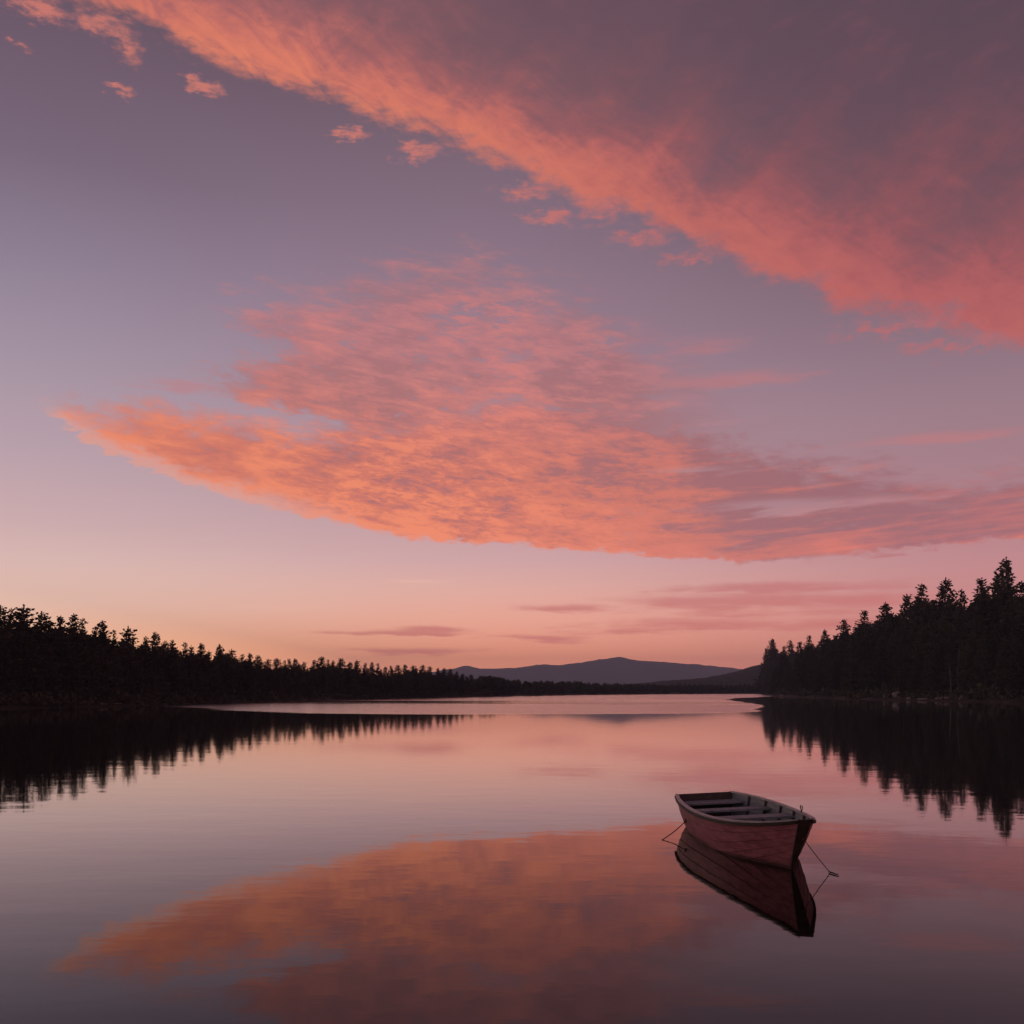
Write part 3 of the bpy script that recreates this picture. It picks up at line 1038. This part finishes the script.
boulder(888, 2.5, 1.5, 0.8, 1, 'largest pale boulder on the right bank, low on the water line')
boulder(897, 3.5, 1.1, 1.0, 2, 'taller pale boulder leaning right of the largest one, right bank')
boulder(909, 1.6, 0.6, 0.45, 3, 'small light stone right of the pale boulders, right bank')
boulder(860, 3.0, 1.2, 0.7, 4, 'dark boulder left of the pale boulders, right bank')
boulder(962, 2.2, 1.0, 0.6, 5, 'boulder near a pale log, farther right on the right bank')
boulder(782, 1.0, 0.9, 0.45, 6, 'flat dark stone at the left tip of the right bank')


def log(px0, px1, off0, off1, r, seed, label, grp):
    rs = np.random.RandomState(seed)
    a = ray_point(px0, off0); b = ray_point(px1, off1)
    m = MB()
    pts, rad = [], []
    for i in range(9):
        u = i / 8
        x = a[0] + (b[0] - a[0]) * u + rs.uniform(-0.08, 0.08); y = a[1] + (b[1] - a[1]) * u
        pts.append((x, y, float(ground_z(x, y)) + r * 0.75 + rs.uniform(-0.03, 0.05)))
        rad.append(r * (1.1 - 0.5 * u) * rs.uniform(0.92, 1.08))
    m.tube(pts, rad, 9)
    for k in (2, 4, 6):
        p = Vector(pts[k])
        m.tube([p, p + Vector((rs.uniform(-.4, .4), rs.uniform(-.4, .4), rs.uniform(0.25, 0.7)))], [r * 0.28, r * 0.12], 5)
    tag(m.build('driftwood_log', M_DRIFT, smooth=True), label, 'driftwood', grp)


log(936, 950, 2.0, 3.0, 0.28, 1, 'long pale driftwood log lying on the right bank right of the boulders', 'driftwood on the banks')
log(918, 928, 1.2, 2.0, 0.2, 2, 'short driftwood log between the small light stone and the long log', 'driftwood on the banks')
log(148, 158, 1.2, 1.6, 0.12, 3, 'pale driftwood log at the foot of the left shore forest', 'driftwood on the banks')
log(100, 122, 0.9, 1.0, 0.11, 4, 'grey driftwood log on the left bank nearer the picture edge', 'driftwood on the banks')


# ------------------------------------------------------------------ rowing boat
def paint(name, c1, c2, rough, scale, worn=0.0, spec=0.4, scum=False):
    def b(g, p, out):
        tc = g.new('ShaderNodeTexCoord')
        mp = g.new('ShaderNodeMapping'); mp.inputs['Scale'].default_value = (3.0, 0.6, 5.0)
        g.link(tc.outputs['Object'], mp.inputs['Vector'])
        n = g.new('ShaderNodeTexNoise'); n.inputs['Scale'].default_value = scale; n.inputs['Detail'].default_value = 7
        n.inputs['Roughness'].default_value = 0.65
        g.link(mp.outputs[0], n.inputs['Vector'])
        f = S(g.nt, n.outputs[0])
        col = g.mix(f.smooth(0.3, 0.72), (*c1, 1), (*c2, 1))
        if worn:
            n2 = g.new('ShaderNodeTexNoise'); n2.inputs['Scale'].default_value = 9.0; n2.inputs['Detail'].default_value = 6
            g.link(mp.outputs[0], n2.inputs['Vector'])
            col = g.mix(S(g.nt, n2.outputs[0]).smooth(0.64, 0.7) * worn, col, (0.30, 0.22, 0.20, 1))
        if scum:      # weed and dried scum left along the water line
            sp = g.new('ShaderNodeSeparateXYZ'); g.link(tc.outputs['Object'], sp.inputs[0])
            zz = S(g.nt, sp.outputs[2]) + (f - 0.5) * 0.10
            col = g.mix(zz.smooth(0.03, 0.085, 0.75, 0.0), col, (0.055, 0.042, 0.032, 1))
        g.link(col, p.inputs['Base Color'])
        g.link((f * 0.25 + (rough - 0.12)).s, p.inputs['Roughness'])
        p.inputs['Specular IOR Level'].default_value = spec
        bn = g.new('ShaderNodeBump'); bn.inputs['Distance'].default_value = 0.004
        g.link(n.outputs[0], bn.inputs['Height']); g.link(bn.outputs[0], p.inputs['Normal'])
    return material(name, b)


M_RED = paint('hull_red_paint', HULL_A, HULL_B, 0.5, 3.0, worn=0.5, scum=True)
M_LAP_SHADE = paint('hull_lap_shade', (0.07, 0.028, 0.03), (0.11, 0.045, 0.05), 0.6, 5.0)  # darkened hull red, painted shadow lines below the plank laps
M_GREY = paint('inside_grey_paint', INS_A, INS_B, 0.6, 4.0, worn=0.2)
M_RAIL = paint('worn_rail_wood', (0.25, 0.255, 0.26), (0.46, 0.47, 0.48), 0.45, 5.0)
M_DARKWOOD = paint('dark_tarred_wood', (0.025, 0.020, 0.018), (0.06, 0.045, 0.04), 0.6, 5.0)
M_ROPE = noise_mat('hemp_rope', (0.05, 0.035, 0.03), (0.11, 0.08, 0.065), 30.0, 0.9)
M_IRON = noise_mat('rusted_iron', (0.03, 0.022, 0.02), (0.09, 0.055, 0.04), 20.0, 0.6)


def rowing_boat():
    OX, OY, TH, L = 3.468, 17.943, 0.060, 5.17
    KN = np.linspace(0, 1, 7)
    Wk = [0.510, 0.661, 0.738, 0.738, 0.645, 0.430, 0.084]
    EK = [0.14, 0.18, 0.18, 0.17, 0.21, 0.45, 0.60]      # fullness of the sections
    def smooth(v, s):
        # cubic through the knots
        s = min(max(s, 0), 1) * 6
        i = min(int(s), 5); u = s - i
        p = [2 * v[0] - v[1]] + list(v) + [2 * v[6] - v[5]]
        a, b, c, d = p[i], p[i + 1], p[i + 2], p[i + 3]
        return 0.5 * (2 * b + (c - a) * u + (2 * a - 5 * b + 4 * c - d) * u * u + (3 * b - a - 3 * c + d) * u ** 3)
    zp = np.polyfit([0, 0.33, 0.67, 1], [0.536, 0.531, 0.545, 0.736], 3)
    def zg(s): return float(np.polyval(zp, s))
    def zk(s): return -0.20 + 0.16 * max(0, 1 - s / 0.3) ** 2 + 0.18 * max(0, (s - 0.6) / 0.4) ** 2

    def section(s, inset=0.0, n=13):
        """half section from gunwale down to the keel: (breadth, height)"""
        w, e = max(0.02, smooth(Wk, s)), smooth(EK, s)
        top, bot = zg(s), zk(s)
        fine = []
        for i in range(81):
            r = (1 - i / 80) ** 2.2
            fine.append((w * r ** e, bot + (top - bot) * r))
        fine = np.array(fine)
        seg = np.concatenate([[0], np.cumsum(np.hypot(*np.diff(fine, axis=0).T))])
        t = np.linspace(0, seg[-1], n)
        return np.stack([np.interp(t, seg, fine[:, 0]), np.interp(t, seg, fine[:, 1])], 1)

    root = empty('rowing_boat', (OX, OY, 0.0), TH)
    root.rotation_euler = (0, math.radians(-2.4), TH)          # she lists a little
    tag(root, 'weathered red wooden rowing boat floating on the calm lake, grey inside', 'boat')

    def P(s, b, z):
        # local frame: x to starboard of the picture (right), y from the far transom (0) to the near bow (-L)
        q = (z - zk(s)) / (zg(s) - zk(s))
        rake = 0.21 * (1 - q) * (1 - s) ** 4 - 0.64 * (1 - q) * s ** 5
        return (b, -s * L - rake, z)

    NS = 48
    ss = np.linspace(0, 1, NS + 1)
    NSTR = 7
    # hull planking: overlapping strakes outside
    hull = MB()
    for side in (-1, 1):
        for k in range(NSTR):
            rows = []
            for s in ss:
                sec = section(s, n=NSTR * 2 + 1)
                lap = 0.009 * float(1 - 0.92 * sstep(s, 0.72, 0.95))
                a, m, b = sec[k * 2], sec[k * 2 + 1], sec[k * 2 + 2]
                inw = 0.0
                sm_ = a + (m - a) * 0.16
                rows.append([P(s, side * (a[0] - inw), a[1]), P(s, side * (sm_[0] + 0.0005), sm_[1]), P(s, side * (m[0] + lap * 0.5), m[1]),
                             P(s, side * (b[0] + lap) if k < NSTR - 1 else 0.0, b[1] - (0.004 if k < NSTR - 1 else 0)),
                             P(s, side * max(0.0, b[0] - 0.001), b[1])])
            if side > 0:
                rows = [r[::-1] for r in rows]
            hull.strip(rows, mi=0)
            # the first strip under each lap is painted dark for the shadow line of the overlap
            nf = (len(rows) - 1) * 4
            lap_shade = 3 if side > 0 else 0
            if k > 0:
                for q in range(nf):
                    if q % 4 == lap_shade:
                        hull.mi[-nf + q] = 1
    hull_o = hull.build('hull', [M_RED, M_LAP_SHADE], root, smooth=False)

    # inside skin (18 mm in)
    lin_ = MB()
    rows = []
    for s in np.linspace(0.012, 0.985, NS + 1):
        sec = section(s, n=13)
        th = 0.02
        pts = [P(s, -max(0.0, p[0] - th), p[1] + (0.0 if i == 0 else 0.012)) for i, p in enumerate(sec)]
        pts += [P(s, max(0.0, p[0] - th), p[1] + (0.0 if i == 0 else 0.012)) for i, p in enumerate(sec)][::-1][1:]
        rows.append(pts)
    lin_.strip(rows)
    lin_.build('lining', M_GREY, root, smooth=True)

    # transom (far, broad) and bow board (near, narrow)
    def board(s, ds, extra=0.0):
        m = MB()
        sec = section(s, n=13)
        loop = [(-p[0] * 1.0, p[1]) for p in sec] + [(p[0], p[1]) for p in sec][::-1][1:]
        loops = []
        for k in (0, 1):
            loops.append([tuple(Vector(P(s, b, z + (extra if i in (0, len(loop) - 1) else 0))) + Vector((0, -ds * k, 0))) for i, (b, z) in enumerate(loop)])
        m.beam(loops)
        return m
    board(0.004, 0.035, 0.02).build('transom', M_DARKWOOD, root)
    bow = board(0.9985, 0.03, 0.012)
    bow.build('bow_board', M_DARKWOOD, root)

    # gunwale caps and rub rails
    for side in (-1, 1):
        m = MB(); r = MB()
        lo, lr = [], []
        for s in np.linspace(0.0, 1.0, 41):
            w, t = smooth(Wk, s), zg(s)
            x0, x1 = w - 0.045 * min(1, (1 - s) * 5 + 0.35), w + 0.012
            lo.append([P(s, side * x0, t + 0.003), P(s, side * x1, t + 0.003), P(s, side * x1, t + 0.027), P(s, side * x0, t + 0.027)])
            y0, y1 = w + 0.002, w + 0.03
            lr.append([P(s, side * y0, t - 0.045), P(s, side * y1, t - 0.04), P(s, side * y1, t - 0.004), P(s, side * y0, t + 0.001)])
        m.beam(lo); r.beam(lr)
        g_ = m.build('gunwale', M_RAIL, root)
        r.build('rub_rail', M_DARKWOOD, g_)

    # ribs
    for s in (0.14, 0.27, 0.40, 0.53, 0.655, 0.77, 0.875):
        m = MB()
        sec = section(s, n=11)
        loops = []
        pts = [(-max(0, p[0] - 0.022), p[1] + 0.012) for p in sec] + [(max(0, p[0] - 0.022), p[1] + 0.012) for p in sec][::-1][1:]
        ctr = np.array([0, zg(s) * 0.9])
        for (b, z) in pts:
            d = ctr - np.array([b, z]); d = d / (np.linalg.norm(d) + 1e-9) * 0.03
            hw = 0.022
            loops.append([tuple(Vector(P(s, b, z)) + Vector((0, hw, 0))), tuple(Vector(P(s, b, z)) + Vector((0, -hw, 0))),
                          tuple(Vector(P(s, b + d[0], z + d[1])) + Vector((0, -hw, 0))), tuple(Vector(P(s, b + d[0], z + d[1])) + Vector((0, hw, 0)))])
        m.beam(loops)
        m.build('rib', M_DARKWOOD, root)

    # thwarts
    def half_at(s, z):
        sec = section(s, n=41)
        return float(np.interp(-z, -sec[:, 1], sec[:, 0])) - 0.024
    for s0, s1, z in ((0.02, 0.105, 0.41), (0.255, 0.315, 0.415), (0.47, 0.54, 0.43)):
        m = MB()
        loops = []
        for s in np.linspace(s0, s1, 4):
            hb = half_at(s, z)
            loops.append([P(s, -hb, z), P(s, hb, z), P(s, hb, z + 0.03), P(s, -hb, z + 0.03)])
        m.beam(loops)
        m.build('thwart', M_GREY, root)
    # floor boards
    for b0 in (-0.36, -0.20, -0.04, 0.12, 0.28):
        m = MB()
        loops = []
        for s in np.linspace(0.14, 0.70, 10):
            z = zk(s) + 0.14
            loops.append([P(s, b0 - 0.03, z), P(s, b0 + 0.10, z), P(s, b0 + 0.10, z + 0.016), P(s, b0 - 0.03, z + 0.016)])
        m.beam(loops)
        m.build('floor_board', M_DARKWOOD, root)
    # foredeck knee filling the narrow bow
    m = MB()
    loops = []
    for s in np.linspace(0.90, 0.995, 5):
        w = smooth(Wk, s) - 0.02
        t = zg(s) + 0.005
        loops.append([P(s, -w, t - 0.03), P(s, w, t - 0.03), P(s, w, t + 0.006), P(s, -w, t + 0.006)])
    m.beam(loops)
    m.build('breasthook', M_RAIL, root)
    # oar locks
    for s, side in ((0.60, 1),):
        m = MB()
        c = Vector(P(s, side * (smooth(Wk, s) - 0.015), zg(s) + 0.026))
        m.tube([c, c + Vector((0, 0, 0.03))], 0.012, 8)
        arc = [c + Vector((0, 0.04 * math.sin(t), 0.066 - 0.04 * math.cos(t))) for t in np.linspace(-2.4, 2.4, 13)]
        m.tube(arc, 0.008, 6)
        m.build('oarlock', M_IRON, root, smooth=True)
    # ring bolts for the mooring lines
    rings = []
    for c, ax in ((Vector(P(0.9985, 0.045, 0.46)) + Vector((0, -0.035, 0)), 1), (Vector(P(0.27, -0.675, 0.27)), 1)):
        m = MB()
        m.tube([c + Vector((0.028 * math.cos(t), -0.012, 0.028 * math.sin(t))) for t in np.linspace(0, 6.283, 15)], 0.007, 6)
        m.tube([c + Vector((0, 0.03, 0)), c + Vector((0, -0.014, 0))], 0.016, 8)
        m.build('ring_bolt', M_IRON, root, smooth=True)
        rings.append(Matrix.Rotation(TH, 4, 'Z') @ Matrix.Rotation(math.radians(-2.4), 4, 'Y') @ c + Vector((OX, OY, 0)))
    return rings


ring_bow, ring_stern = rowing_boat()


def line(a, b, sag, r, name, label, tail=None):
    m = MB()
    pts = []
    for i in range(15):
        u = i / 14
        p = Vector(a).lerp(Vector(b), u)
        p.z -= sag * math.sin(math.pi * u)
        pts.append(p)
    if tail:
        pts += [Vector(t) for t in tail]
    m.tube(pts, r, 6)
    tag(m.build(name, M_ROPE, smooth=True), label, 'rope', 'mooring ropes of the boat')


bow_end = Vector((4.18, 13.12, 0.0))
line(ring_bow, bow_end, 0.012, 0.0055, 'mooring_rope', 'thin rope slanting from the dark bow down into the water on the right',
     [bow_end + Vector((0.02, -0.04, -0.06))])
stern_end = Vector((2.40, 16.0, 0.0))
line(ring_stern, stern_end, 0.02, 0.008, 'mooring_rope', 'thin rope from the left side of the boat down into the water',
     [stern_end + Vector((-0.03, -0.08, -0.06))])

# floating stick by the bow rope
m = MB()
a = Vector((4.16, 13.14, 0.012)); b = Vector((4.215, 12.90, 0.008))
m.tube([a, a.lerp(b, 0.35) + Vector((0.006, 0, 0.004)), a.lerp(b, 0.7) + Vector((-0.004, 0, 0.002)), b], [0.006, 0.010, 0.009, 0.005], 7)
m.tube([a.lerp(b, 0.6), a.lerp(b, 0.75) + Vector((0.03, 0.0, 0.012))], [0.004, 0.002], 5)
tag(m.build('floating_stick', M_DARKWOOD, smooth=True), 'short dark stick floating where the bow rope meets the water', 'stick')


# ------------------------------------------------------------------ air
def haze():
    x0, x1, y0, y1, z0, z1 = -1000, 2000, -380, 6300, -2.3, 205.0
    v = [(x0, y0, z0), (x1, y0, z0), (x1, y1, z0), (x0, y1, z0), (x0, y0, z1), (x1, y0, z1), (x1, y1, z1), (x0, y1, z1)]
    f = [(3, 2, 1, 0), (4, 5, 6, 7), (0, 1, 5, 4), (1, 2, 6, 5), (2, 3, 7, 6), (3, 0, 4, 7)]
    mt = bpy.data.materials.new('haze_air')
    mt.use_nodes = True
    nt = mt.node_tree
    nt.nodes.clear()
    out = nt.nodes.new('ShaderNodeOutputMaterial')
    pv = nt.nodes.new('ShaderNodeVolumePrincipled')
    pv.inputs['Color'].default_value = (0.62, 0.78, 1.0, 1)
    pv.inputs['Density'].default_value = HAZE
    pv.inputs['Anisotropy'].default_value = 0.0
    nt.links.new(pv.outputs[0], out.inputs['Volume'])
    o = mesh_obj('haze', v, f, mt)
    tag(o, kind='stuff')


HAZE_ON = True
if HAZE_ON:
    haze()
